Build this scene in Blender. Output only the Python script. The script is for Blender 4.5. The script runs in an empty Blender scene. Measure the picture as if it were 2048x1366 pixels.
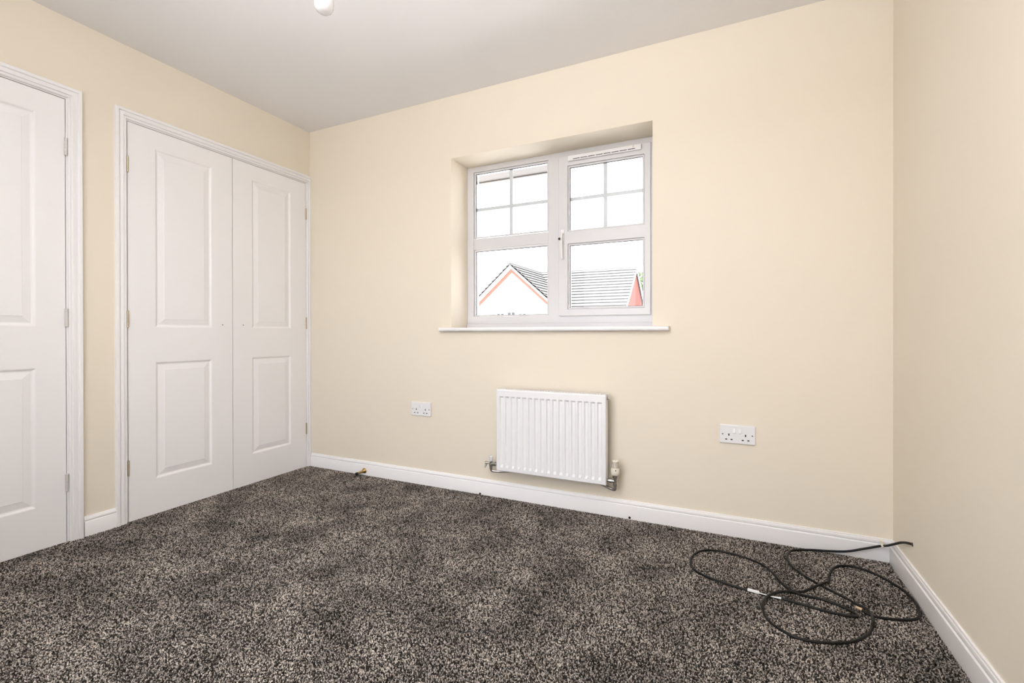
import bpy, bmesh, math, random
import numpy as np
from mathutils import Vector, Matrix

random.seed(7)
rng = np.random.default_rng(11)
scene = bpy.context.scene
COL = scene.collection
R = math.radians

# ------------------------------------------------------------------ camera
FPX, YAW, PITCH, ROLL, PY = 930.6, R(25.208), R(-0.153), R(-0.069), 669.2
CAM = Vector((2.690, -2.366, 0.932))
_f = Vector((-math.sin(YAW), math.cos(YAW), 0)); _r = Vector((math.cos(YAW), math.sin(YAW), 0)); _u = Vector((0, 0, 1))
_f2 = math.cos(PITCH) * _f + math.sin(PITCH) * _u; _u2 = -math.sin(PITCH) * _f + math.cos(PITCH) * _u
_r3 = math.cos(ROLL) * _r + math.sin(ROLL) * _u2; _u3 = -math.sin(ROLL) * _r + math.cos(ROLL) * _u2
cd = bpy.data.cameras.new('camera'); cam = bpy.data.objects.new('camera', cd); COL.objects.link(cam)
M = Matrix.Identity(4)
for i in range(3):
    M[i][0], M[i][1], M[i][2], M[i][3] = _r3[i], _u3[i], -_f2[i], CAM[i]
cam.matrix_world = M
cd.sensor_fit = 'HORIZONTAL'; cd.sensor_width = 36.0
cd.lens = FPX * 36.0 / 2048.0
cd.shift_y = -(683 - PY) / 2048.0
cd.clip_start = 0.02; cd.clip_end = 400
scene.camera = cam

# ------------------------------------------------------------------ sky and exposure
world = bpy.data.worlds.new('overcast_sky'); scene.world = world; world.use_nodes = True
bg = world.node_tree.nodes['Background']
bg.inputs[0].default_value = (0.945, 0.94, 1.0, 1); bg.inputs[1].default_value = 5.7
sd = bpy.data.lights.new('sun', 'SUN'); sd.energy = 18.0; sd.angle = R(2.0); sd.color = (1.0, 0.98, 0.96)
sun = bpy.data.objects.new('sun', sd); COL.objects.link(sun)
sun.rotation_euler = (0, R(-33), 0)      # high, from the left of the house: it lights roofs and ground, no window faces it
vs = scene.view_settings
vs.view_transform = 'Standard'; vs.look = 'None'; vs.gamma = 1.0; vs.exposure = 0.08; vs.use_curve_mapping = False

FILL_WATTS = 44.0                              # watts of the added fill light behind the viewer

# ------------------------------------------------------------------ sizes of the room
W, H, D = 3.285, 2.35, 2.72          # width (x), height, depth (room runs y = -D .. 0)
FZ = -0.008                          # level the carpet pile grows from

# ------------------------------------------------------------------ materials
def new_mat(name):
    m = bpy.data.materials.new(name); m.use_nodes = True
    nt = m.node_tree; p = nt.nodes['Principled BSDF']
    return m, nt, p

def mat(name, col, rough=0.5, metal=0.0, var=0.03, scale=6.0, bump=0.0, bscale=200.0, spec=0.5):
    m, nt, p = new_mat(name)
    tc = nt.nodes.new('ShaderNodeTexCoord')
    n = nt.nodes.new('ShaderNodeTexNoise'); n.inputs['Scale'].default_value = scale; n.inputs['Detail'].default_value = 3
    nt.links.new(tc.outputs['Object'], n.inputs['Vector'])
    mx = nt.nodes.new('ShaderNodeMix'); mx.data_type = 'RGBA'
    nt.links.new(n.outputs['Fac'], mx.inputs[0])
    mx.inputs[6].default_value = (*[c * (1 - var) for c in col], 1)
    mx.inputs[7].default_value = (*[min(1, c * (1 + var)) for c in col], 1)
    nt.links.new(mx.outputs[2], p.inputs['Base Color'])
    p.inputs['Roughness'].default_value = rough; p.inputs['Metallic'].default_value = metal
    p.inputs['Specular IOR Level'].default_value = spec
    if bump:
        b = nt.nodes.new('ShaderNodeTexNoise'); b.inputs['Scale'].default_value = bscale; b.inputs['Detail'].default_value = 2
        nt.links.new(tc.outputs['Object'], b.inputs['Vector'])
        bp = nt.nodes.new('ShaderNodeBump'); bp.inputs['Strength'].default_value = bump; bp.inputs['Distance'].default_value = 0.001
        nt.links.new(b.outputs['Fac'], bp.inputs['Height']); nt.links.new(bp.outputs['Normal'], p.inputs['Normal'])
    return m

MT = {}
MT['wall'] = mat('magnolia_paint', (0.845, 0.765, 0.635), 0.7, var=0.012, scale=1.5, bump=0.12, bscale=260, spec=0.3)
MT['ceiling'] = mat('white_ceiling_paint', (0.90, 0.885, 0.875), 0.8, var=0.012, scale=2, bump=0.1, bscale=200, spec=0.2)
MT['gloss'] = mat('white_satin_woodwork', (0.90, 0.885, 0.88), 0.38, var=0.008, scale=3, bump=0.03, bscale=120)
MT['door'] = mat('white_moulded_door', (0.91, 0.895, 0.89), 0.42, var=0.01, scale=3, bump=0.05, bscale=90)
MT['upvc'] = mat('white_upvc', (0.70, 0.69, 0.695), 0.3, var=0.006)
MT['bar'] = mat('pale_grey_glazing_bar', (0.55, 0.555, 0.56), 0.4, var=0.006)
MT['gasket'] = mat('black_rubber_gasket', (0.02, 0.02, 0.022), 0.7)
MT['enamel'] = mat('white_radiator_enamel', (0.87, 0.865, 0.865), 0.28, var=0.006)
MT['plastic'] = mat('white_plastic', (0.85, 0.845, 0.845), 0.3, var=0.006)
MT['cream_plastic'] = mat('cream_plastic', (0.86, 0.80, 0.68), 0.35, var=0.01)
MT['dark'] = mat('dark_void', (0.008, 0.007, 0.006), 0.8)
MT['chrome'] = mat('dull_chrome', (0.55, 0.53, 0.50), 0.28, metal=1.0, var=0.1, scale=40)
MT['brass'] = mat('brass', (0.50, 0.34, 0.13), 0.32, metal=1.0, var=0.12, scale=60)
MT['hinge_steel'] = mat('painted_steel_hinge', (0.70, 0.68, 0.66), 0.4, metal=0.3, var=0.05, scale=60)
MT['hinge_brass'] = mat('worn_brass_hinge', (0.50, 0.43, 0.30), 0.4, metal=0.8, var=0.15, scale=60)
MT['rubber'] = mat('black_rubber', (0.012, 0.010, 0.010), 0.6)
MT['cable'] = mat('black_cable_sheath', (0.008, 0.007, 0.006), 0.5, var=0.2, scale=20, spec=0.3)
MT['tag'] = mat('white_paper_tag', (0.85, 0.85, 0.84), 0.5)
MT['copper'] = mat('tan_connector', (0.62, 0.45, 0.28), 0.4, var=0.1, scale=90)
MT['ink'] = mat('dark_printed_ink', (0.05, 0.03, 0.03), 0.6)
MT['bulb'] = mat('opal_bulb_glass', (0.76, 0.745, 0.73), 0.15)
MT['render'] = mat('cream_house_render', (0.62, 0.60, 0.50), 0.9, var=0.05, scale=2)
MT['house_white'] = mat('white_house_joinery', (0.75, 0.75, 0.74), 0.6)
MT['tile'] = mat('grey_concrete_roof_tile', (0.15, 0.147, 0.144), 0.9, var=0.06, scale=3)
MT['felt'] = mat('black_roofing_felt', (0.008, 0.008, 0.008), 0.9)
MT['houseglass'] = mat('house_window_pane', (0.045, 0.05, 0.055), 0.2)
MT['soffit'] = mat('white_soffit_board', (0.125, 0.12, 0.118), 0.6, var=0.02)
MT['gutter'] = mat('grey_gutter', (0.10, 0.10, 0.10), 0.5)
MT['bark'] = mat('brown_bark', (0.10, 0.07, 0.05), 0.9, var=0.3, scale=4)
MT['leaf'] = mat('green_leaf', (0.10, 0.16, 0.05), 0.7, var=0.4, scale=1.2)
MT['ground'] = mat('pale_paving_ground', (0.55, 0.53, 0.52), 0.95, var=0.1, scale=0.4)
MT['scrap'] = mat('black_fluff', (0.012, 0.01, 0.01), 0.9)

def brick_mat():
    m, nt, p = new_mat('red_brick')
    tc = nt.nodes.new('ShaderNodeTexCoord'); mp = nt.nodes.new('ShaderNodeMapping')
    mp.inputs['Rotation'].default_value = (R(90), 0, R(90))
    b = nt.nodes.new('ShaderNodeTexBrick'); b.inputs['Scale'].default_value = 1.0
    b.inputs['Brick Width'].default_value = 0.225; b.inputs['Row Height'].default_value = 0.075; b.inputs['Mortar Size'].default_value = 0.006
    b.inputs['Color1'].default_value = (0.150, 0.034, 0.020, 1); b.inputs['Color2'].default_value = (0.140, 0.033, 0.020, 1); b.inputs['Mortar'].default_value = (0.15, 0.05, 0.034, 1)
    nt.links.new(tc.outputs['Object'], mp.inputs[0]); nt.links.new(mp.outputs[0], b.inputs['Vector'])
    nt.links.new(b.outputs['Color'], p.inputs['Base Color']); p.inputs['Roughness'].default_value = 0.9
    return m
MT['brick'] = brick_mat()
MT['verge_brick'] = mat('pale_red_verge_brick', (0.20, 0.10, 0.075), 0.9, var=0.15, scale=9)

def glass_mat():
    m = bpy.data.materials.new('clear_window_glass'); m.use_nodes = True
    nt = m.node_tree; nt.nodes.clear()
    o = nt.nodes.new('ShaderNodeOutputMaterial'); mx = nt.nodes.new('ShaderNodeMixShader')
    t = nt.nodes.new('ShaderNodeBsdfTransparent'); t.inputs[0].default_value = (0.985, 0.995, 0.99, 1)
    g = nt.nodes.new('ShaderNodeBsdfGlossy'); g.inputs['Roughness'].default_value = 0.02
    fr = nt.nodes.new('ShaderNodeFresnel'); fr.inputs['IOR'].default_value = 1.3
    nt.links.new(fr.outputs[0], mx.inputs[0]); nt.links.new(t.outputs[0], mx.inputs[1]); nt.links.new(g.outputs[0], mx.inputs[2])
    nt.links.new(mx.outputs[0], o.inputs[0])
    return m
MT['glass'] = glass_mat()

def carpet_mats():
    # twisted yarn tufts: each tuft has its own shade between charcoal and grey-beige
    m, nt, p = new_mat('carpet_yarn')
    g = nt.nodes.new('ShaderNodeNewGeometry'); cr = nt.nodes.new('ShaderNodeValToRGB')
    e = cr.color_ramp.elements
    e[0].position = 0.0; e[0].color = (0.022, 0.018, 0.015, 1)
    e[1].position = 1.0; e[1].color = (0.78, 0.69, 0.605, 1)
    a = e.new(0.38); a.color = (0.060, 0.050, 0.042, 1)
    a = e.new(0.60); a.color = (0.36, 0.315, 0.275, 1)
    nt.links.new(g.outputs['Random Per Island'], cr.inputs[0])
    tc = nt.nodes.new('ShaderNodeTexCoord')
    n = nt.nodes.new('ShaderNodeTexNoise'); n.inputs['Scale'].default_value = 5.0; n.inputs['Detail'].default_value = 5
    nt.links.new(tc.outputs['Object'], n.inputs['Vector'])
    mr = nt.nodes.new('ShaderNodeMapRange'); mr.inputs[1].default_value = 0.32; mr.inputs[2].default_value = 0.68
    mr.inputs[3].default_value = 0.52; mr.inputs[4].default_value = 1.18
    nt.links.new(n.outputs['Fac'], mr.inputs[0])
    mx = nt.nodes.new('ShaderNodeMix'); mx.data_type = 'RGBA'; mx.blend_type = 'MULTIPLY'; mx.inputs[0].default_value = 1.0
    nt.links.new(cr.outputs[0], mx.inputs[6]); nt.links.new(mr.outputs[0], mx.inputs[7])
    nt.links.new(mx.outputs[2], p.inputs['Base Color'])
    p.inputs['Roughness'].default_value = 0.9; p.inputs['Specular IOR Level'].default_value = 0.15
    m2, nt2, p2 = new_mat('carpet_backing')
    tc = nt2.nodes.new('ShaderNodeTexCoord'); v = nt2.nodes.new('ShaderNodeTexVoronoi'); v.inputs['Scale'].default_value = 210
    nt2.links.new(tc.outputs['Object'], v.inputs['Vector'])
    cr = nt2.nodes.new('ShaderNodeValToRGB'); cr.color_ramp.elements[0].color = (0.02, 0.017, 0.015, 1); cr.color_ramp.elements[1].color = (0.20, 0.18, 0.16, 1)
    nt2.links.new(v.outputs['Color'], cr.inputs[0]); nt2.links.new(cr.outputs[0], p2.inputs['Base Color']); p2.inputs['Roughness'].default_value = 1.0
    return m, m2
MT['yarn'], MT['backing'] = carpet_mats()

# ------------------------------------------------------------------ mesh helpers
class MB:
    def __init__(s): s.v = []; s.f = []; s.mi = []; s.cur = 0
    def add(s, verts, faces):
        o = len(s.v); s.v += [tuple(v) for v in verts]
        for f in faces: s.f.append([i + o for i in f]); s.mi.append(s.cur)
        return s
    def box(s, x0, x1, y0, y1, z0, z1):
        v = [(x0,y0,z0),(x1,y0,z0),(x1,y1,z0),(x0,y1,z0),(x0,y0,z1),(x1,y0,z1),(x1,y1,z1),(x0,y1,z1)]
        return s.add(v, [(0,3,2,1),(4,5,6,7),(0,1,5,4),(1,2,6,5),(2,3,7,6),(3,0,4,7)])
    def lathe(s, prof, c, axis=(0,0,1), n=24):
        ax = Vector(axis).normalized(); t = Vector((1,0,0)) if abs(ax.x) < .9 else Vector((0,1,0))
        a = ax.cross(t).normalized(); b = ax.cross(a); c = Vector(c); vs = []; fs = []
        for r, h in prof:
            for k in range(n):
                q = 2*math.pi*k/n; vs.append(c + ax*h + (a*math.cos(q) + b*math.sin(q))*max(r, 1e-5))
        for i in range(len(prof)-1):
            for k in range(n):
                k2 = (k+1) % n; fs.append((i*n+k, i*n+k2, (i+1)*n+k2, (i+1)*n+k))
        fs.append(tuple(range(n))[::-1]); fs.append(tuple((len(prof)-1)*n+k for k in range(n)))
        return s.add(vs, fs)
    def tube(s, pts, r, n=10):
        pts = [Vector(p) for p in pts]; vs = []; fs = []
        T = [(pts[min(i+1, len(pts)-1)] - pts[max(i-1, 0)]).normalized() for i in range(len(pts))]
        up = Vector((0,0,1)) if abs(T[0].z) < .9 else Vector((1,0,0))
        a = T[0].cross(up).normalized()
        for i, p in enumerate(pts):
            a = (a - T[i]*a.dot(T[i])).normalized(); b = T[i].cross(a)
            rr = r[i] if isinstance(r, (list, tuple)) else r
            for k in range(n):
                q = 2*math.pi*k/n; vs.append(p + (a*math.cos(q) + b*math.sin(q))*rr)
        for i in range(len(pts)-1):
            for k in range(n):
                k2 = (k+1) % n; fs.append((i*n+k, i*n+k2, (i+1)*n+k2, (i+1)*n+k))
        fs.append(tuple(range(n))[::-1]); fs.append(tuple((len(pts)-1)*n+k for k in range(n)))
        return s.add(vs, fs)
    def loft(s, rings, closed=True, cap=True):
        n = len(rings[0]); vs = [p for r in rings for p in r]; fs = []
        for i in range(len(rings)-1):
            for k in range(n if closed else n-1):
                k2 = (k+1) % n; fs.append((i*n+k, i*n+k2, (i+1)*n+k2, (i+1)*n+k))
        if cap: fs.append(tuple(range(n))[::-1]); fs.append(tuple((len(rings)-1)*n+k for k in range(n)))
        return s.add(vs, fs)
    def plate(s, fn, a0, a1, b0, b1, c0, c1, holes=()):
        """slab spanning (a,b) between c0 (front) and c1 (back) with rectangular through holes; fn(a,b,c)->xyz"""
        A = sorted({a0, a1, *[h[0] for h in holes], *[h[1] for h in holes]}); B = sorted({b0, b1, *[h[2] for h in holes], *[h[3] for h in holes]})
        A = [a for a in A if a0 <= a <= a1]; B = [b for b in B if b0 <= b <= b1]
        na, nb = len(A), len(B)
        solid = [[not any(h[0] <= (A[i]+A[i+1])/2 <= h[1] and h[2] <= (B[j]+B[j+1])/2 <= h[3] for h in holes) for j in range(nb-1)] for i in range(na-1)]
        vs = [fn(a, b, c) for c in (c0, c1) for a in A for b in B]; off = na*nb; ix = lambda i, j: i*nb+j
        fs = []
        S = lambda i, j: 0 <= i < na-1 and 0 <= j < nb-1 and solid[i][j]
        for i in range(na-1):
            for j in range(nb-1):
                if not S(i, j): continue
                q = [ix(i,j), ix(i+1,j), ix(i+1,j+1), ix(i,j+1)]
                fs.append(q); fs.append([k+off for k in q[::-1]])
                for (di, dj, e) in ((-1,0,(3,0)), (1,0,(1,2)), (0,-1,(0,1)), (0,1,(2,3))):
                    if not S(i+di, j+dj): fs.append([q[e[1]], q[e[0]], q[e[0]]+off, q[e[1]]+off])
        return s.add(vs, fs)
    def build(s, name, mats, parent=None, smooth=None, bevel=0.0, loc=None, segs=2):
        me = bpy.data.meshes.new(name); me.from_pydata(s.v, [], s.f)
        for m in (mats if isinstance(mats, (list, tuple)) else [mats]): me.materials.append(MT[m])
        if any(s.mi): me.polygons.foreach_set('material_index', s.mi)
        bm = bmesh.new(); bm.from_mesh(me); bmesh.ops.remove_doubles(bm, verts=bm.verts, dist=1e-6)
        bmesh.ops.recalc_face_normals(bm, faces=bm.faces); bm.to_mesh(me); bm.free()
        if smooth is not None:
            me.polygons.foreach_set('use_smooth', [True]*len(me.polygons)); me.set_sharp_from_angle(angle=R(smooth))
        o = bpy.data.objects.new(name, me); COL.objects.link(o)
        if parent is not None:
            o.parent = parent; o.matrix_parent_inverse = Matrix.Translation(-parent.location)
        if bevel:
            b = o.modifiers.new('soft_edges', 'BEVEL'); b.width = bevel; b.segments = segs; b.limit_method = 'ANGLE'; b.angle_limit = R(40)
        return o

def tag(o, label, cat=None, group=None, kind=None):
    o['label'] = label
    if cat: o['category'] = cat
    if group: o['group'] = group
    if kind: o['kind'] = kind
    return o

def thing(name, loc, label, cat=None, kind=None, group=None):
    o = bpy.data.objects.new(name, None); COL.objects.link(o); o.location = loc; o.empty_display_size = 0.1
    return tag(o, label, cat, group, kind)

XZ = lambda a, b, c: (a, c, b)       # slab in a wall facing -y
YZ = lambda a, b, c: (c, a, b)       # slab in a wall facing x
XY = lambda a, b, c: (a, b, c)

def spline(pts, sub=8):
    pts = [Vector(p) for p in pts]; out = []
    for i in range(len(pts)-1):
        p0, p1, p2, p3 = pts[max(i-1,0)], pts[i], pts[i+1], pts[min(i+2, len(pts)-1)]
        for k in range(sub):
            t = k/sub
            out.append(0.5*((2*p1) + (p2-p0)*t + (2*p0-5*p1+4*p2-p3)*t*t + (3*p1-p0-3*p2+p3)*t**3))
    out.append(pts[-1]); return out

# ================================================================== the room shell
# openings
WX0, WX1, WZ0, WZ1 = 1.175, 2.341, 0.943, 1.978       # window in the back wall
D1A, D1B = -2.100, -1.326                              # door_1 lining
C0, C1, CT = -1.105, -0.029, 1.987                     # wardrobe lining
O3 = (0.95, 2.40, 0.25, 2.15)                           # added daylight opening in the wall behind the camera (x0,x1,z0,z1)
TK = 0.30

fl = MB().box(-0.1, W+TK, -D-TK, TK, FZ-0.25, FZ).build('floor', 'backing')
tag(fl, 'charcoal and grey speckled twist pile carpet covering the room floor', 'floor', kind='structure')
cl = MB().box(-0.7, W+TK, -D-TK, TK, H, H+0.25).build('ceiling', 'ceiling')
tag(cl, 'plain white painted ceiling', 'ceiling', kind='structure')
o = MB().plate(XZ, -0.7, W+TK, FZ-0.1, H+0.02, 0.0, TK, [(WX0, WX1, WZ0, WZ1)]).build('wall_back', 'wall')
tag(o, 'cream painted wall with the window and the radiator', 'wall', kind='structure')
mb = MB().plate(YZ, -D, 0.0, FZ-0.1, H+0.02, 0.0, -0.10, [(D1A, D1B, FZ-0.2, CT), (C0, C1, FZ-0.2, CT)])
mb.box(-0.7, -0.65, -D, 0.0, FZ-0.1, H)
o = mb.build('wall_left', 'wall'); tag(o, 'cream painted wall around the white panelled doors', 'wall', kind='structure')
o = MB().plate(YZ, -D-TK, 0.0, FZ-0.1, H+0.02, W, W+TK).build('wall_right', 'wall')
tag(o, 'cream painted wall at the right edge beside the cable', 'wall', kind='structure')
o = MB().plate(XZ, -0.7, W, FZ-0.1, H+0.02, -D, -D-TK, [O3]).build('wall_rear', 'wall')
tag(o, 'cream painted wall behind the viewer', 'wall', kind='structure')

# ---- carpet pile: real tufts, denser than can be counted
def carpet():
    s = 0.0034
    xs = np.arange(0.001, W-0.014, s); ys = np.arange(-D+0.2, -0.014, s)
    X, Y = np.meshgrid(xs, ys); X = X.ravel(); Y = Y.ravel()
    fw = (X-CAM.x)*_f.x + (Y-CAM.y)*_f.y
    k = fw > 0.95; X = X[k]; Y = Y[k]; n = len(X)
    X = X + rng.uniform(-.5, .5, n)*s; Y = Y + rng.uniform(-.5, .5, n)*s
    X = np.clip(X, 0.002, W-0.016); Y = np.clip(Y, -D, -0.0165)
    # nap: pile leans together in broad patches
    nx = np.sin(X*5.1+1.3*np.sin(Y*3.7))+np.sin(Y*7.3+X*2.2+2.0); ny = np.sin(Y*4.3+1.7*np.sin(X*4.9)+.7)+np.sin(X*8.1-Y*3.0)
    L = rng.normal(0, .0016, (n, 2)); lx = L[:,0]+nx*.0006; ly = L[:,1]+ny*.0006
    h = rng.uniform(.0080, .0112, n); r1 = rng.uniform(.0017, .0027, n)
    a = rng.uniform(0, 2*np.pi, n)
    V = np.zeros((n, 4, 3), np.float32)
    V[:, 0, 0] = X; V[:, 0, 1] = Y; V[:, 0, 2] = FZ-.001
    for i in range(3):
        q = a + i*2*np.pi/3
        V[:, 1+i, 0] = X + lx + r1*np.cos(q); V[:, 1+i, 1] = Y + ly + r1*np.sin(q); V[:, 1+i, 2] = FZ + h + rng.normal(0, .0007, n)
    V[:, :, 0] = np.clip(V[:, :, 0], 0.001, W-.0155); V[:, :, 1] = np.clip(V[:, :, 1], -D, -.0155)
    F = np.array([[0,2,1],[0,3,2],[0,1,3],[1,2,3]], np.int32)
    idx = (F[None] + (np.arange(n, dtype=np.int32)*4)[:, None, None]).reshape(-1)
    me = bpy.data.meshes.new('carpet_pile')
    me.vertices.add(n*4); me.vertices.foreach_set('co', V.reshape(-1))
    nf = n*4; me.loops.add(nf*3); me.loops.foreach_set('vertex_index', idx)
    me.polygons.add(nf); me.polygons.foreach_set('loop_start', np.arange(0, nf*3, 3, dtype=np.int32)); me.polygons.foreach_set('loop_total', np.full(nf, 3, np.int32))
    me.materials.append(MT['yarn']); me.update(calc_edges=True)
    o = bpy.data.objects.new('carpet_pile', me); COL.objects.link(o); o.parent = fl; o['kind'] = 'stuff'
    o['label'] = 'short twisted carpet tufts in charcoal and grey'
carpet()

# ---- skirting boards
SK = [(0,0.092),(0.005,0.092),(0.0068,0.0905),(0.0072,0.0875),(0.0085,0.0862),(0.0107,0.083),(0.0125,0.078),(0.0126,0.0752),(0.0096,0.0722),(0.0086,0.0708),(0.0100,0.0697),(0.0145,0.0688),(0.0155,0.0672),(0.0155,FZ-.002),(0,FZ-.002)]
def skirting(name, path, label):
    """path(d) -> two plan points for a profile vertex standing d proud of the wall"""
    ends = [path(d) for d, z in SK]
    rings = [[(e[k][0], e[k][1], z) for e, (d, z) in zip(ends, SK)] for k in (0, 1)]
    return tag(MB().loft(rings).build(name, 'gloss', smooth=50), label, 'skirting', kind='structure')
bb = skirting('baseboard_back', lambda d: ((0.019, -d), (W-d, -d)), 'white skirting board under the radiator')
skirting('baseboard_right', lambda d: ((W-d, -D), (W-d, -d)), 'white skirting board along the right wall')
skirting('baseboard_left', lambda d: ((d, -1.2745), (d, -1.1525)), 'short white skirting board between the two door frames')
for (x, z, rr) in ((1.379, 0.0065, 0.0065), (2.232, 0.0105, 0.0065)):
    MB().lathe([(rr*0.6, -0.003), (rr, 0.0004), (rr*0.8, 0.0018)], (x, -0.0155, z), (0.25, -1, 0.1), 10).build('hole', 'dark', bb, smooth=40)

# ---- architraves and linings
AR = [(0,0.0),(0,0.0172),(0.0015,0.0190),(0.0125,0.0190),(0.0145,0.0175),(0.0152,0.0128),(0.0180,0.0122),(0.0220,0.0135),(0.0290,0.0150),(0.0335,0.0146),(0.0350,0.0096),(0.0375,0.0092),(0.0400,0.0106),(0.0445,0.0104),(0.0470,0.0075),(0.0470,0.0)]   # (in from outer edge, proud)
AW = 0.047
def architrave(name, y0, y1, top, label, right_cut=None):
    """opening y0..y1, z up to top; architrave stands outside it"""
    t = thing(name, (0.0, (y0+y1)/2, 0.0), label, 'door frame', kind='structure')
    zb = FZ-.002
    # left jamb, head, right jamb, mitred
    mb = MB(); mb.loft([[(d, y0-AW+w, zb) for w, d in AR], [(d, y0-AW+w, top+AW-w) for w, d in AR]]); mb.build('jamb_moulding', 'gloss', t, smooth=35)
    rw = AW if right_cut is None else right_cut
    pr = lambda w: max(AW-w, 0.0) if right_cut is None else min(AW-w, rw)
    mb = MB(); mb.loft([[(d, y0-AW+w, top+AW-w) for w, d in AR], [(d, y1+pr(w), top+AW-w) for w, d in AR]]); mb.build('head_moulding', 'gloss', t, smooth=35)
    prof = AR if right_cut is None else [(AW-rw, 0.0), (AW-rw, 0.0124)] + [q for q in AR if q[0] > AW-rw+.001]
    mb = MB(); mb.loft([[(d, y1+AW-w, zb) for w, d in prof], [(d, y1+AW-w, top+AW-w) for w, d in prof]]); mb.build('jamb_moulding', 'gloss', t, smooth=35)
    return t
def lining(t, a, b, top):
    g = 0.0062
    mb = MB().box(-0.10, 0.0005, a, a+g, FZ, top).box(-0.10, 0.0005, b-g, b, FZ, top).box(-0.10, 0.0005, a+g, b-g, top-g*0.9, top)
    mb.box(-0.075, -0.045, a+g, a+.018, FZ, top-g).box(-0.075, -0.045, b-.018, b-g, FZ, top-g).box(-0.075, -0.045, a+.018, b-.018, top-.018, top-g)
    mb.build('lining', 'gloss', t)
t1 = architrave('trim_1', D1A, D1B, CT, 'white moulded door frame at the far left')
lining(t1, D1A-.0005, D1B+.0005, CT+.0005)
t2 = architrave('trim_2', C0, C1, CT, 'white moulded frame around the double wardrobe doors', right_cut=0.0289)
lining(t2, C0-.0005, C1+.0005, CT+.0005)

# ---- doors
def panel(parent, y0, y1, z0, z1):
    rings = []
    for off, dep in ((0, 0.0), (0.004, -0.0012), (0.009, -0.0052), (0.013, -0.0066), (0.016, -0.0066), (0.041, -0.0020), (0.0435, -0.0008)):
        rings.append([(dep, y0+off, z0+off), (dep, y1-off, z0+off), (dep, y1-off, z1-off), (dep, y0+off, z1-off)])
    mb = MB(); mb.loft(rings, cap=False); n = (len(rings)-1)*4
    mb.f.append([n, n+1, n+2, n+3]); mb.mi.append(0)
    mb.build('panel', 'door', parent)
def hinge(parent, y, z0, z1, m, r, x):
    mb = MB(); h = z1-z0; prof = [(r*.6, 0), (r, .0015)]
    for k in range(1, 5): prof += [(r, h*k/5-.0006), (r*.82, h*k/5), (r, h*k/5+.0006)]
    prof += [(r, h-.0015), (r*.6, h)]
    mb.lathe(prof, (x, y, z0), (0,0,1), 12).box(-0.012, x-.001, y-.0011, y+.0011, z0+.001, z1-.001)
    mb.build('hinge', m, parent, smooth=30)
def door(name, y0, y1, cols, label, hy, hm, hr, hx):
    t = thing(name, (-0.02, (y0+y1)/2, 0.0), label, 'door', kind='structure')
    z0, z1 = 0.002, 1.979
    holes = [(c0, c1, a, b) for c0, c1 in cols for a, b in ((0.184, 0.786), (0.965, 1.886))]
    mb = MB().plate(YZ, y0, y1, z0, z1, 0.0, -0.035, holes)
    mb.box(-0.030, -0.012, y0+.01, y1-.01, z0+.01, z1-.01)
    mb.build('door_leaf', 'door', t)
    for h in holes: panel(t, *h)
    for a, b in ((0.229, 0.307), (0.964, 1.046), (1.728, 1.807)): hinge(t, hy, a, b, hm, hr, hx)
    return t
door('door_1', -2.0915, -1.3345, [(-1.9935, -1.7545), (-1.6715, -1.4325)], 'white four panel door with silver hinges cut off by the left edge', -1.3335, 'hinge_steel', 0.0062, 0.0055)
dl = door('door_2', -1.0965, -0.5655, [(-0.976, -0.6855)], 'left white panelled wardrobe door, the wider looking one', -1.0985, 'hinge_brass', 0.0042, 0.0035)
dr = door('door_3', -0.5620, -0.0375, [(-0.440, -0.1580)], 'right white panelled wardrobe door next to the back wall corner', -0.0355, 'hinge_brass', 0.0042, 0.0035)
for t, y in ((dl, -0.625), (dr, -0.497)):
    MB().lathe([(0.0030, 0), (0.0030, 0.0006), (0.0015, 0.0008)], (0.0, y, 0.984), (1,0,0), 10).build('screw_hole', 'ink', t)

# ================================================================== the window
wn = thing('window_1', (1.758, 0.22, 0.967), 'white uPVC casement window with glazing bars above the radiator', 'window', kind='structure')
YF = 0.190
fr = MB().plate(XZ, WX0, WX1, 0.967, WZ1, YF, YF+.07, [(1.220, 1.722, 1.036, 1.945), (1.797, 2.298, 1.038, 1.940)])
fr.build('frame', 'upvc', wn, bevel=.003)
MB().box(1.2201, 1.7219, YF+.002, YF+.066, 1.457, 1.527).build('transom', 'upvc', wn, bevel=.003)
MB().plate(XZ, 1.790, 2.305, 1.031, 1.947, YF-.013, YF+.055, [(1.845, 2.272, 1.069, 1.443), (1.845, 2.272, 1.513, 1.889)]).build('casement_frame', 'upvc', wn, bevel=.003)
panes = [((1.222, 1.720, 1.531, 1.944), YF), ((1.222, 1.720, 1.037, 1.455), YF), ((1.846, 2.271, 1.514, 1.888), YF-.013), ((1.846, 2.271, 1.070, 1.442), YF-.013)]
for (x0, x1, z0, z1), yy in panes:
    b = .008
    MB().plate(XZ, x0, x1, z0, z1, yy+.007, yy+.02, [(x0+b, x1-b, z0+b, z1-b)]).build('glazing_bead', 'upvc', wn, bevel=.002)
    MB().plate(XZ, x0+b-.0005, x1-b+.0005, z0+b-.0005, z1-b+.0005, yy+.0165, yy+.0215, [(x0+b+.0022, x1-b-.0022, z0+b+.0022, z1-b-.0022)]).build('gasket', 'gasket', wn)
    MB().box(x0+.002, x1-.002, yy+.0215, yy+.0455, z0+.002, z1-.002).build('pane', 'glass', wn)
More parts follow.
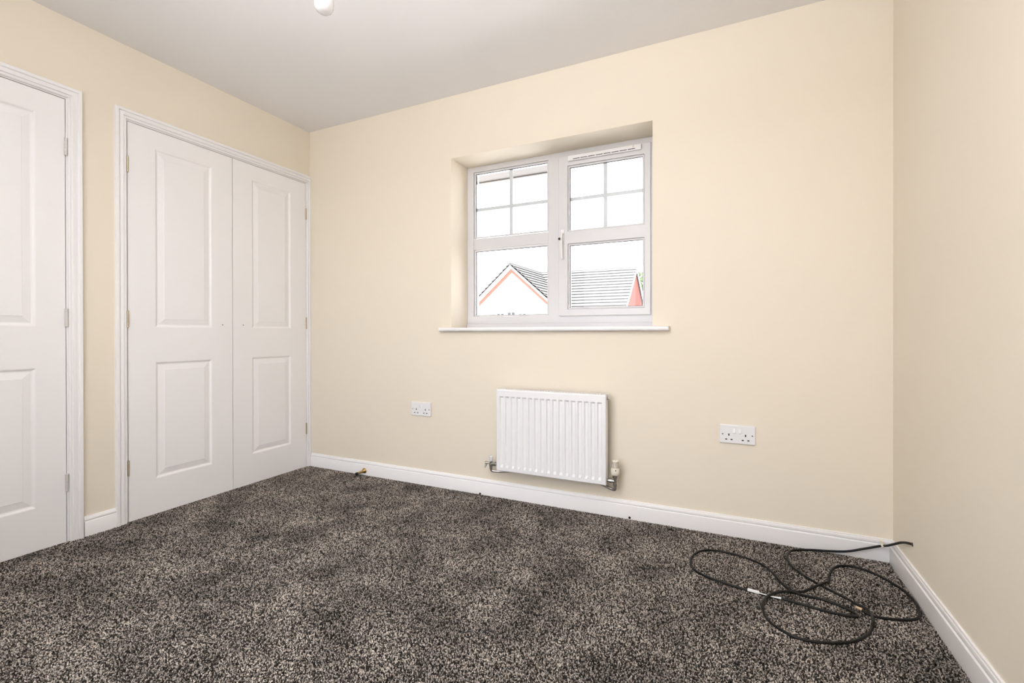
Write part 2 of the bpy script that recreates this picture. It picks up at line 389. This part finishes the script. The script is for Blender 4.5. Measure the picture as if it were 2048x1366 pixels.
for (x0, x1, z0, z1), yy, xm, zm in ((panes[0][0], YF, 1.4685, 1.715), (panes[2][0], YF-.013, 2.0555, 1.703)):
    MB().box(xm-.0105, xm+.0105, yy+.029, yy+.038, z0+.004, z1-.004).build('glazing_bar', 'bar', wn)
    for a, c in ((x0+.004, xm-.0105), (xm+.0105, x1-.004)):
        MB().box(a, c, yy+.029, yy+.038, zm-.0098, zm+.0098).build('glazing_bar', 'bar', wn)
# trickle vent
v = MB().box(1.850, 2.259, YF-.029, YF-.0132, 1.9105, 1.9395).build('trickle_vent', 'plastic', wn, bevel=.004)
xs = np.linspace(1.880, 2.230, 9)
for i in range(8):
    MB().box(xs[i]+.002, xs[i+1]-.003, YF-.0296, YF-.024, 1.9158, 1.9192).build('slot', 'dark', v)
MB().box(2.212, 2.220, YF-.034, YF-.027, 1.926, 1.936).build('vent_tab', 'cream_plastic', v, bevel=.0015)
# handle
h = MB().box(1.806, 1.826, YF-.021, YF-.0132, 1.462, 1.526).build('handle', 'plastic', wn, bevel=.004)
MB().lathe([(.008, 0), (.009, .002), (.009, .014), (.006, .017)], (1.816, YF-.021, 1.500), (0,-1,0), 16).build('pivot', 'cream_plastic', h, smooth=40)
MB().tube(spline([(1.816, YF-.034, 1.503), (1.817, YF-.040, 1.488), (1.8175, YF-.041, 1.44), (1.818, YF-.041, 1.39), (1.8205, YF-.043, 1.353)], 5), [.0065]*6 + [.0052]*14 + [.0045], 10).build('lever', 'plastic', h, smooth=50)
MB().lathe([(.0066, 0), (.0072, .004), (.006, .008), (.003, .009)], (1.7985, YF-.021, 1.474), (0,-1,0), 14).build('lock_button', 'ink', h, smooth=40)
# sill board with bull-nose, and a slim trim at the frame foot
prof = [(YF+.004, .9665), (-.026, .9665), (-.031, .9645), (-.0345, .9595), (-.0345, .952), (-.031, .9462), (-.026, .9440), (-.0005, .9440), (YF+.004, .9440)]
mb = MB()
nose = [q for q in prof if q[0] < 0] + [(-.0005, .9665)]
rings = [[(x, y, z) for y, z in nose] for x in (1.1045, 1.107, 2.418, 2.4205)]
for k in (0, 3): rings[k] = [(x, y*.9, .9552+(z-.9552)*.85) for (x, y, z) in rings[k]]
mb.loft(rings); mb.box(WX0+.0005, WX1-.0005, -.001, YF+.003, .9440, .9665)
mb.build('sill_board', 'gloss', wn, smooth=40)
MB().box(WX0+.001, WX1-.001, YF-.012, YF+.001, .9660, .9915).build('sill_trim', 'upvc', wn, bevel=.004)

# added opening behind the viewer, framed as a window to bring in fill daylight
def fill_window(name, fn, a0, a1, b0, b1, c0, c1, label):
    t = thing(name, fn((a0+a1)/2, b0, (c0+c1)/2), label, 'window', kind='structure'); m = (a0+a1)/2; e = .05
    MB().plate(fn, a0, a1, b0, b1, c0, c1, [(a0+e, m-e/2, b0+e, b1-e), (m+e/2, a1-e, b0+e, b1-e)]).build('frame', 'upvc', t)
    for p, q in ((a0+e, m-e/2), (m+e/2, a1-e)):
        MB().plate(fn, p-.004, q+.004, b0+e-.004, b1-e+.004, (c0+c1)/2-.01, (c0+c1)/2+.01).build('pane', 'glass', t)
fill_window('added_window', XZ, *O3, -D-.19, -D-.26, 'added white framed opening behind the viewer that lets in extra daylight')

# ================================================================== radiator
RX0, RX1, RZ0, RZ1, RY, RB = 1.527, 2.133, 0.181, 0.626, -0.100, -0.040
rad = thing('radiator', (1.83, -0.07, RZ0), 'white fluted panel radiator on the wall below the window', 'radiator')
def radiator_front():
    n = 17; pitch = (RX1-RX0-.030)/n; X = [(RX0, 0), (RX0+.004, 1)]
    for i in range(n):
        c = RX0 + .015 + pitch*(i+.5)
        X += [(c-.0115, 1), (c-.0065, 2), (c+.0065, 2), (c+.0115, 1)]
    X += [(RX1-.004, 1), (RX1, 0)]
    Z = [(RZ0, 0), (RZ0+.004, 1), (RZ0+.022, 1), (RZ0+.034, 2), (RZ1-.045, 2), (RZ1-.036, 1), (RZ1-.006, 1), (RZ1, 0)]
    vs = []
    for x, a in X:
        for z, b in Z:
            if a == 0 or b == 0: y = RY+.004
            elif a == 2 and b == 2: y = RY+.0092
            else: y = RY
            vs.append((x, y, z))
    nz = len(Z); fs = [(i*nz+j, (i+1)*nz+j, (i+1)*nz+j+1, i*nz+j+1) for i in range(len(X)-1) for j in range(nz-1)]
    mb = MB().add(vs, fs)
    b0 = [(RX0, RY+.014, RZ0), (RX1, RY+.014, RZ0), (RX1, RY+.014, RZ1), (RX0, RY+.014, RZ1)]
    f0 = [(RX0, RY+.004, RZ0), (RX1, RY+.004, RZ0), (RX1, RY+.004, RZ1), (RX0, RY+.004, RZ1)]
    mb.add(f0+b0, [(0,1,5,4), (1,2,6,5), (2,3,7,6), (3,0,4,7), (4,5,6,7)])
    return mb.build('front_panel', 'enamel', rad, smooth=25)
radiator_front()
MB().box(RX0+.004, RX0+.006, RY+.0145, RB, RZ0+.012, RZ1-.002).build('side_cover', 'enamel', rad)
MB().box(RX1-.006, RX1-.004, RY+.0145, RB, RZ0+.012, RZ1-.002).build('side_cover', 'enamel', rad)
mb = MB()
for i in range(28):                                     # convector fins welded behind the panel
    x = RX0 + .03 + i*(RX1-RX0-.06)/27; mb.box(x-.0006, x+.0006, RY+.0145, RB-.004, RZ0+.03, RZ1-.03)
f = mb.build('convector_fins', 'enamel', rad); f['kind'] = 'stuff'
holes = []
for i in range(36):
    x = RX0+.03+i*(RX1-RX0-.06)/35; holes.append((x-.0042, x+.0042, RY+.026, RB-.012))
MB().plate(XY, RX0+.0065, RX1-.0065, RY+.0145, RB, RZ1+.0005, RZ1-.002, holes).build('top_grille', 'enamel', rad)
MB().lathe([(.009, 0), (.0095, .006), (.007, .007), (.007, .010), (.0035, .0105), (.0035, .016)], (RX1-.004, -.066, RZ1-.018), (1,0,0), 14).build('bleed_valve', ['chrome'], rad, smooth=40)
for x in (RX0+.11, RX1-.11): MB().box(x-.012, x+.012, RB+.0005, -.0005, RZ0+.05, RZ1-.05).build('wall_bracket', 'enamel', rad)
# valves: lockshield on the left, thermostatic on the right
vl = MB()
vx, vy = 1.477, -0.066
vl.lathe([(.0085, 0), (.0085, .012), (.011, .0125), (.011, .024), (.008, .025), (.008, .040)], (vx, vy, .180), (0,0,1), 16)
vl.lathe([(.008, -.004), (.008, .014), (.012, .0145), (.012, .026), (.008, .027), (.008, .050)], (vx, vy, .205), (1,0,0), 12)
vl.lathe([(.006, 0), (.006, .022), (.0085, .0225), (.0085, .034), (.005, .036)], (vx, vy, .208), (-1,-.15,0), 12)
vl.tube([(vx-.024, vy-.006, .206), (vx-.032, vy-.012, .182)], .0045, 8)
o = vl.build('lockshield_valve', 'chrome', rad, smooth=35)
MB().lathe([(.0100, 0), (.0112, .003), (.0118, .022), (.0125, .026), (.0115, .028)], (vx, vy, .219), (0,0,1), 18).build('valve_cap', 'plastic', o, smooth=35)
MB().tube(spline([(vx, vy, .186), (vx+.002, vy+.001, .170), (vx+.012, vy+.004, .164), (vx+.05, vy+.012, .164), (vx+.10, vy+.035, .166), (vx+.12, -.002, .167)], 6), .0075, 12).build('pipe', 'chrome', rad, smooth=50)
vx = 2.172
vr = MB()
vr.lathe([(.0085, -.004), (.0085, .010), (.012, .0105), (.012, .024), (.0095, .025), (.0095, .05), (.0135, .051), (.0135, .062)], (vx-.001, vy, .165), (0,0,1), 16)
vr.lathe([(.0085, 0), (.0085, .014), (.0125, .0145), (.0125, .028), (.008, .029), (.008, .042)], (vx-.001, vy, .199), (-1,0,0), 12)
o = vr.build('thermostatic_valve', 'chrome', rad, smooth=35)
hd = MB().lathe([(.0165, 0), (.0185, .002), (.0210, .006), (.0222, .014), (.0212, .026), (.0200, .034), (.0185, .048), (.0165, .062), (.0150, .070), (.012, .0725)], (vx, vy-.004, .231), (0,0,1), 28).build('thermostat_head', 'cream_plastic', o, smooth=35)
# flutes and marker on the head, facing the room
mb = MB()
for q in (-118, -98, -78, -58, -38, -142, 170, -15):
    a = R(q); ca, sa = math.cos(a), math.sin(a)
    mb.tube([(vx+ca*.0198, vy-.004+sa*.0198, .231+.037), (vx+ca*.0160, vy-.004+sa*.0160, .231+.068)], .0011, 6)
mb.build('grip_groove', 'ink', o)
a = R(-72); ca, sa = math.cos(a), math.sin(a); c = Vector((vx+ca*.0216, vy-.004+sa*.0216, .231+.0255)); tx = Vector((-sa, ca, 0)); ou = Vector((ca, sa, 0))
MB().add([c-tx*.0035+Vector((0,0,.004)), c+tx*.0035+Vector((0,0,.004)), c-Vector((0,0,.004)), c-tx*.0035+Vector((0,0,.004))-ou*.002, c+tx*.0035+Vector((0,0,.004))-ou*.002, c-Vector((0,0,.004))-ou*.002], [(0,1,2), (3,5,4), (0,3,4,1), (1,4,5,2), (2,5,3,0)]).build('pointer', 'ink', o)
MB().tube(spline([(vx-.001, vy, .165), (vx-.003, vy+.002, .158), (vx-.014, vy+.005, .156), (vx-.04, vy+.012, .160), (vx-.08, vy+.035, .166), (vx-.10, -.002, .168)], 6), .0078, 12).build('pipe', 'chrome', rad, smooth=50)

# ================================================================== sockets
def socket(cx, cz, label):
    t = thing('double_socket', (cx, 0, cz), label, 'socket', group='double sockets on the back wall')
    x0, z1 = cx-.0735, cz+.0425
    MB().box(x0, x0+.147, -.0095, 0.0, cz-.0425, z1).build('face_plate', 'plastic', t, bevel=.0035, segs=3)
    for sx in (.0605, .0835):
        s = MB(); a, b = x0+sx-.0055, x0+sx+.0055
        s.add([(a,-.0094,z1-.036), (b,-.0094,z1-.036), (b,-.0094,z1-.016), (a,-.0094,z1-.016), (a,-.0152,z1-.0352), (b,-.0152,z1-.0352), (b,-.0106,z1-.016), (a,-.0106,z1-.016)], [(0,1,2,3), (4,7,6,5), (0,4,5,1), (1,5,6,2), (2,6,7,3), (3,7,4,0)])
        s.build('rocker_switch', 'plastic', t, bevel=.0008)
    for hx, hz, w, hh in ((.0385, .045, .0026, .0050), (.107, .045, .0026, .0050), (.0272, .0665, .0042, .0025), (.0498, .0665, .0042, .0025), (.0957, .0665, .0042, .0025), (.1183, .0665, .0042, .0025)):
        MB().box(x0+hx-w, x0+hx+w, -.0099, -.0085, z1-hz-hh, z1-hz+hh).build('pin_hole', 'dark', t)
    for hx in (.0125, .1345):
        MB().lathe([(.0036, 0), (.0036, .0008), (.0022, .0009)], (x0+hx, -.0094, z1-.0435), (0,-1,0), 12).build('screw', 'chrome', t)
        MB().box(x0+hx-.003, x0+hx+.003, -.01055, -.0100, z1-.0450, z1-.0422).build('screw_slot', 'ink', t)
    return t
socket(0.9585, 0.4655, 'white double socket between the wardrobe and the radiator')
socket(2.7160, 0.4685, 'white double socket to the right of the radiator')

# ================================================================== brass door stop on the skirting
t = thing('door_stop', (0.513, -0.0155, 0.030), 'brass door stop with black tip on the skirting near the wardrobe', 'door stop')
ax = Vector((-.17, -1, -.10)).normalized()
MB().lathe([(.0175, 0), (.0178, .002), (.0165, .006), (.0125, .011), (.0092, .017), (.0078, .026), (.0074, .050), (.0082, .056)], (.513, -.0157, .032), ax, 22).build('stem', 'brass', t, smooth=40)
MB().lathe([(.0088, 0), (.0092, .002), (.0092, .012), (.0075, .0145)], Vector((.513, -.0157, .032))+ax*.0565, ax, 18).build('rubber_tip', 'rubber', t, smooth=40)

# ================================================================== coil of cable on the carpet
lead = [(3.290, -.223, .163), (3.279, -.203, .160), (3.270, -.160, .143), (3.260, -.105, .112), (3.251, -.055, .084), (3.243, -.030, .072), (3.208, -.030, .058), (3.178, -.030, .046), (3.126, -.030, .026), (3.067, -.031, .0155), (2.998, -.033, .008), (2.948, -.052, .006)]
A = [(2.917,-0.079),(2.901,-0.137),(2.903,-0.196),(2.925,-0.259),(2.961,-0.31),(2.996,-0.348),(3.047,-0.394),(3.077,-0.427),(3.096,-0.459),(3.104,-0.497),(3.099,-0.539),(3.085,-0.580),(3.061,-0.623),(3.023,-0.667),(2.959,-0.705),(2.89,-0.722),(2.844,-0.707),(2.805,-0.669),(2.789,-0.623),(2.788,-0.572),(2.806,-0.52),(2.838,-0.478),(2.876,-0.454),(2.924,-0.444),(2.981,-0.446),(3.03,-0.468),(3.057,-0.491),(3.064,-0.508),(3.052,-0.519),(2.988,-0.523),(2.916,-0.511),(2.848,-0.5),(2.816,-0.5),(2.78,-0.496),(2.735,-0.489),(2.654,-0.469),(2.585,-0.44),(2.553,-0.405),(2.541,-0.348),(2.551,-0.278),(2.586,-0.224),(2.639,-0.205),(2.698,-0.209),(2.77,-0.235),(2.814,-0.272),(2.841,-0.325),(2.862,-0.387),(2.885,-0.424),(2.919,-0.42),(2.964,-0.377),(2.999,-0.332),(3.02,-0.293),(3.031,-0.236),(3.053,-0.174),(3.085,-0.136),(3.129,-0.125),(3.175,-0.142),(3.219,-0.195),(3.252,-0.254),(3.262,-0.322),(3.257,-0.387),(3.235,-0.445),(3.188,-0.474),(3.134,-0.488),(3.107,-0.486),(3.092,-0.474),(3.086,-0.4665)]
zz = {i: .0055 for i in range(len(A))}
for i in (8, 9, 10): zz[i] = .0135
for i in (19, 20, 21, 22): zz[i] = .0140
for i in (49, 50): zz[i] = .0135
for i in (51, 52, 53): zz[i] = .0040
path = spline(lead + [(x, y, zz[i]) for i, (x, y) in enumerate(A)], 6)
cb = thing('coaxial_cable', (2.95, -.45, 0.0), 'long black cable lying in loops on the carpet in the corner', 'cable')
MB().tube(path, .0045, 10).build('sheath', 'cable', cb, smooth=60)
# white paper tag wrapped on the strand between the left and the front loop
a, b = Vector((2.744, -.4905, .0075)), Vector((2.781, -.4965, .0075)); d = (b-a).normalized(); s = Vector((-d.y, d.x, 0))
MB().loft([[p+s*u+Vector((0,0,w)) for u, w in ((-.0062,-.002), (.0048,-.002), (.0048,.0048), (-.0062,.0042))] for p in (a, b)]).build('paper_tag', 'tag', cb, bevel=.001)
MB().tube([Vector((2.780,-.5005,.0095)), Vector((2.816,-.5038,.0075)), Vector((2.848,-.5035,.0082))], [.0017, .0020, .0036], 8).build('printed_stripe', 'tag', cb, smooth=50)
MB().lathe([(.0026, 0), (.0046, .0005), (.0046, .006), (.0038, .0062), (.0038, .017), (.003, .0175)], (3.086, -.4665, .0085), (-.88, .46, .05), 12).build('connector', 'copper', cb, smooth=40)
MB().lathe([(.0075, 0), (.0070, .0012), (.0050, .0020)], (W-.0002, -.225, .165), (-1,0,0), 14).build('wall_grommet', 'ink', cb)
cc = thing('cable_clip', (3.245, -.030, .072), 'white plastic cable clip round the black cable in the corner', 'clip')
mb = MB(); ax = Vector((-.7, 0, -.28)).normalized(); n1 = Vector((0, 1, 0)); n2 = ax.cross(n1)
ring = [Vector((3.2445, -.030, .0725)) + (n1*math.cos(R(q)) + n2*math.sin(R(q)))*.0062 for q in range(0, 361, 20)]
for k in (-.004, 0, .004): mb.tube([p+ax*k for p in ring], .0022, 8)
mb.build('hook', 'cream_plastic', cc, smooth=60)
MB().box(3.2385, 3.2505, -.0245, -.0100, .080, .0905).build('nail_block', 'cream_plastic', cc, bevel=.002)

# ---- scraps of black fluff on the carpet
for (x, y, ang, L, lab) in ((2.434, -.067, 25, .030, 'thin black scrap on the carpet beside the back skirting'), (1.609, -.973, 27, .021, 'tiny black scrap in the middle of the carpet')):
    d = Vector((math.cos(R(ang)), math.sin(R(ang)), 0)); c = Vector((x, y, .005))
    tag(MB().tube([c-d*L/2, c-d*L*.2+Vector((0,0,.0012)), c+d*L*.15, c+d*L/2], [.0012, .0024, .0026, .0010], 7).build('black_scrap', 'scrap', smooth=60), lab, 'scrap', group='scraps on the carpet')

# ================================================================== pendant lamp
px, py = 1.520, -1.280
t = thing('pendant_lamp', (px, py, H), 'bare white bulb hanging from the ceiling at the top edge', 'lamp')
MB().lathe([(.050, 0), (.050, .006), (.044, .014), (.020, .022), (.008, .030)], (px, py, H), (0,0,-1), 28).build('ceiling_rose', 'plastic', t, smooth=40)
MB().tube([(px, py, H-.028), (px, py, 2.085)], .0035, 10).build('flex', 'plastic', t, smooth=60)
MB().lathe([(.006, 0), (.012, .006), (.017, .014), (.019, .030), (.019, .046), (.0165, .048)], (px, py, 2.090), (0,0,-1), 24).build('lampholder', 'plastic', t, smooth=40)
MB().lathe([(.0135, 0), (.0140, .012), (.0185, .026), (.0255, .042), (.0295, .058), (.0300, .068), (.0285, .080), (.0240, .0895), (.0165, .0958), (.0080, .0985), (.001, .0990)], (px, py, 2.048), (0,0,-1), 32).build('bulb', 'bulb', t, smooth=60)

# ================================================================== added fill light behind the viewer in floor-lamp form, washes the ceiling
lx, ly = 2.15, -2.48
t = thing('added_floor_lamp', (lx, ly, 0.0), 'added fill light in the form of a white floor lamp, unseen behind the viewer', 'lamp')
MB().lathe([(.13, 0), (.13, .012), (.11, .022), (.02, .03)], (lx, ly, FZ+.01), (0,0,1), 32).build('base', 'plastic', t, smooth=40)
MB().tube([(lx, ly, .02), (lx, ly, 1.72)], .011, 14).build('pole', 'plastic', t, smooth=60)
MB().lathe([(.015, 0), (.05, .01), (.12, .05), (.165, .11), (.161, .11), (.117, .055), (.05, .018), (.015, .012)], (lx, ly, 1.71), (0,0,1), 36).build('bowl', 'enamel', t, smooth=60)
ld = bpy.data.lights.new('added_uplight', 'AREA'); ld.shape = 'DISK'; ld.size = .22; ld.energy = FILL_WATTS; ld.color = (0.85, 0.885, 1.0)
lo_ = bpy.data.objects.new('added_uplight', ld); COL.objects.link(lo_); lo_.location = (lx, ly, 1.805); lo_.rotation_euler = (R(180), 0, 0)

# ================================================================== outside: our own eaves
t = thing('roof_eaves', (1.6, .45, 2.03), 'white eaves soffit seen through the top of the window', 'eaves')
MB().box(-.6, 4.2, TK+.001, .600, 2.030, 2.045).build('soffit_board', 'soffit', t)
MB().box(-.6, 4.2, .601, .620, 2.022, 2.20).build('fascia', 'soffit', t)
g = [(.622+.055+.055*math.cos(R(q)), 2.150+.055*math.sin(R(q))) for q in range(180, 361, 20)] + [(.622+.055+.051*math.cos(R(q)), 2.150+.051*math.sin(R(q))) for q in range(360, 179, -20)]
MB().loft([[(x, y, z) for y, z in g] for x in (-.6, 4.2)]).build('gutter', 'gutter', t)

# ================================================================== outside: ground, the house opposite, a tree
GZ = -2.62
gp = MB().box(-70, 70, TK+.2, 90, GZ-.3, GZ).box(-70, 70, -40, TK+.2, GZ-.3, GZ).build('ground', 'ground'); tag(gp, 'pale ground between the houses outside', 'ground', kind='structure')
hs = thing('house', (-8.0, 28.0, GZ), 'cream and red brick house with tiled roof seen through the window', 'house')
GY, RGX, RGZ, EZ = 24.80, -10.10, 5.36, 2.40
KW = 0.88                                # rise of the wing roof per metre
hw = (RGZ-EZ)/KW
apex = RGZ-.24
gb = lambda y0, y1: [[(x, y, z) for x, z in ((RGX-hw+.25, GZ), (RGX+hw-.25, GZ), (RGX+hw-.25, EZ-.02), (RGX, apex), (RGX-hw+.25, EZ-.02))] for y in (y0, y1)]
MB().loft(gb(GY, 31.5)).build('gable_wing', 'render', hs)
for sgn in (-1, 1):                      # brick verge band following the gable
    L = hw-.2; v0 = [(RGX, apex-.02), (RGX+sgn*L, apex-.02-L*KW), (RGX+sgn*L, apex-.27-L*KW), (RGX, apex-.27)]
    MB().loft([[(x, y, z) for x, z in v0] for y in (GY-.05, GY+.02)]).build('verge_brickwork', 'verge_brick', hs)
    v0 = [(RGX, RGZ-.06), (RGX+sgn*(hw+.1), RGZ-.06-(hw+.1)*KW), (RGX+sgn*(hw+.1), RGZ-.22-(hw+.1)*KW), (RGX, RGZ-.22)]
    MB().loft([[(x, y, z) for x, z in v0] for y in (GY-.30, GY-.26)]).build('bargeboard', 'house_white', hs)
    v0 = [(RGX, RGZ-.20), (RGX+sgn*(hw+.1), RGZ-.20-(hw+.1)*KW), (RGX+sgn*(hw+.1), RGZ-.24-(hw+.1)*KW), (RGX, RGZ-.24)]
    MB().loft([[(x, y, z) for x, z in v0] for y in (GY-.26, GY+.01)]).build('verge_soffit', 'house_white', hs)
MY, MEY, MX0, MX1 = 29.70, 25.95, -10.6, -3.05
KM = (RGZ-EZ)/(MY-MEY)
# main body with brick gable end
MB().loft([[(x, y, z) for y, z in ((MEY+.3, GZ), (2*MY-MEY-.3, GZ), (2*MY-MEY-.3, EZ), (MY, RGZ-.15), (MEY+.3, EZ))] for x in (MX0+.1, MX1-.12)]).build('brick_gable', 'brick', hs)
for sgn in (-1, 1):
    L = MY-MEY+.1; v0 = [(MY, RGZ-.02), (MY+sgn*L, RGZ-.02-L*KM), (MY+sgn*L, RGZ-.20-L*KM), (MY, RGZ-.20)]
    MB().loft([[(x, y, z) for y, z in v0] for x in (MX1-.03, MX1+.01)]).build('bargeboard', 'house_white', hs)
def courses(kind, sgn, k, run, lo, hi):
    """tile courses of one roof slope, each a lapped strip lifted at its lower edge"""
    g = .345; sl = math.hypot(1, k); n = int(run*sl/g)
    cx, cz = 1/sl, -k/sl; nx, nz = k/sl, 1/sl
    pt = lambda s, h, u: ((RGX+sgn*(s*cx+h*nx), u, RGZ+s*cz+h*nz) if kind == 'wing' else (u, MY+sgn*(s*cx+h*nx), RGZ+s*cz+h*nz))
    for i in range(n+1):
        s0 = max(i*g-.06, 0.0); s1 = (i+1)*g
        q = [(s0, .006), (s1, .085), (s1, .118), (s0, .040)]
        MB().loft([[pt(s, h, u) for s, h in q] for u in (lo, hi)]).build('tile_course', 'tile', hs)
    q = [(0, 0), (run*sl, 0), (run*sl, -.05), (0, -.05)]
    MB().loft([[pt(s, h, u) for s, h in q] for u in (lo+(.36 if kind == 'wing' else .16), hi-.16)]).build('roof_underlay', 'felt', hs)
courses('wing', 1, KW, hw+.15, GY-.32, MY)
courses('wing', -1, KW, hw+.15, GY-.32, MY)
courses('main', -1, KM, MY-MEY+.12, MX0, MX1)
courses('main', 1, KM, MY-MEY+.12, MX0, MX1)
MB().tube([(RGX, GY-.32, RGZ+.03), (RGX, MY, RGZ+.03)], .11, 10).build('ridge_tiles', 'tile', hs)
MB().tube([(MX0, MY, RGZ+.03), (MX1, MY, RGZ+.03)], .11, 10).build('ridge_tiles', 'tile', hs)
# three-light window under the gable
MB().box(-11.25, -9.0, GY-.06, GY-.001, .95, 2.36).build('window_surround', 'house_white', hs)
for x0, top in ((-11.14, 2.21), (-10.36, 2.28), (-9.58, 2.17)):
    for c in range(2):
        for r_ in range(4):
            z1 = top-r_*.29
            MB().box(x0+c*.28, x0+c*.28+.20, GY-.068, GY-.055, z1-.22, z1).build('window_pane', 'houseglass', hs)

tr = thing('tree', (-4.1, 42.0, GZ), 'green leafy tree behind the right end of the house opposite', 'tree')
MB().tube(spline([(-4.1, 42, GZ), (-4.05, 42, 0), (-4.2, 42.1, 2.4), (-4.0, 42, 4.4)], 4), [.24-.012*i for i in range(13)], 10).build('trunk', 'bark', tr, smooth=60)
mb = MB()
for i in range(2600):
    q = Vector(rng.normal(0, 1, 3)); q.normalize(); rad_ = 2.35*(rng.uniform(.25, 1)**.4)
    c = Vector((-4.2, 42, 4.3)) + Vector((q.x*rad_*.85, q.y*rad_*.85, q.z*rad_*1.05))
    a = Vector(rng.normal(0, 1, 3)); a.normalize(); b = a.orthogonal().normalized(); n_ = a.cross(b); L = rng.uniform(.10, .2)
    mb.add([c-a*L, c+b*L*.55+n_*.03, c+a*L, c-b*L*.55+n_*.03], [(0,1,2,3)])
f = mb.build('foliage', 'leaf', tr); f['kind'] = 'stuff'
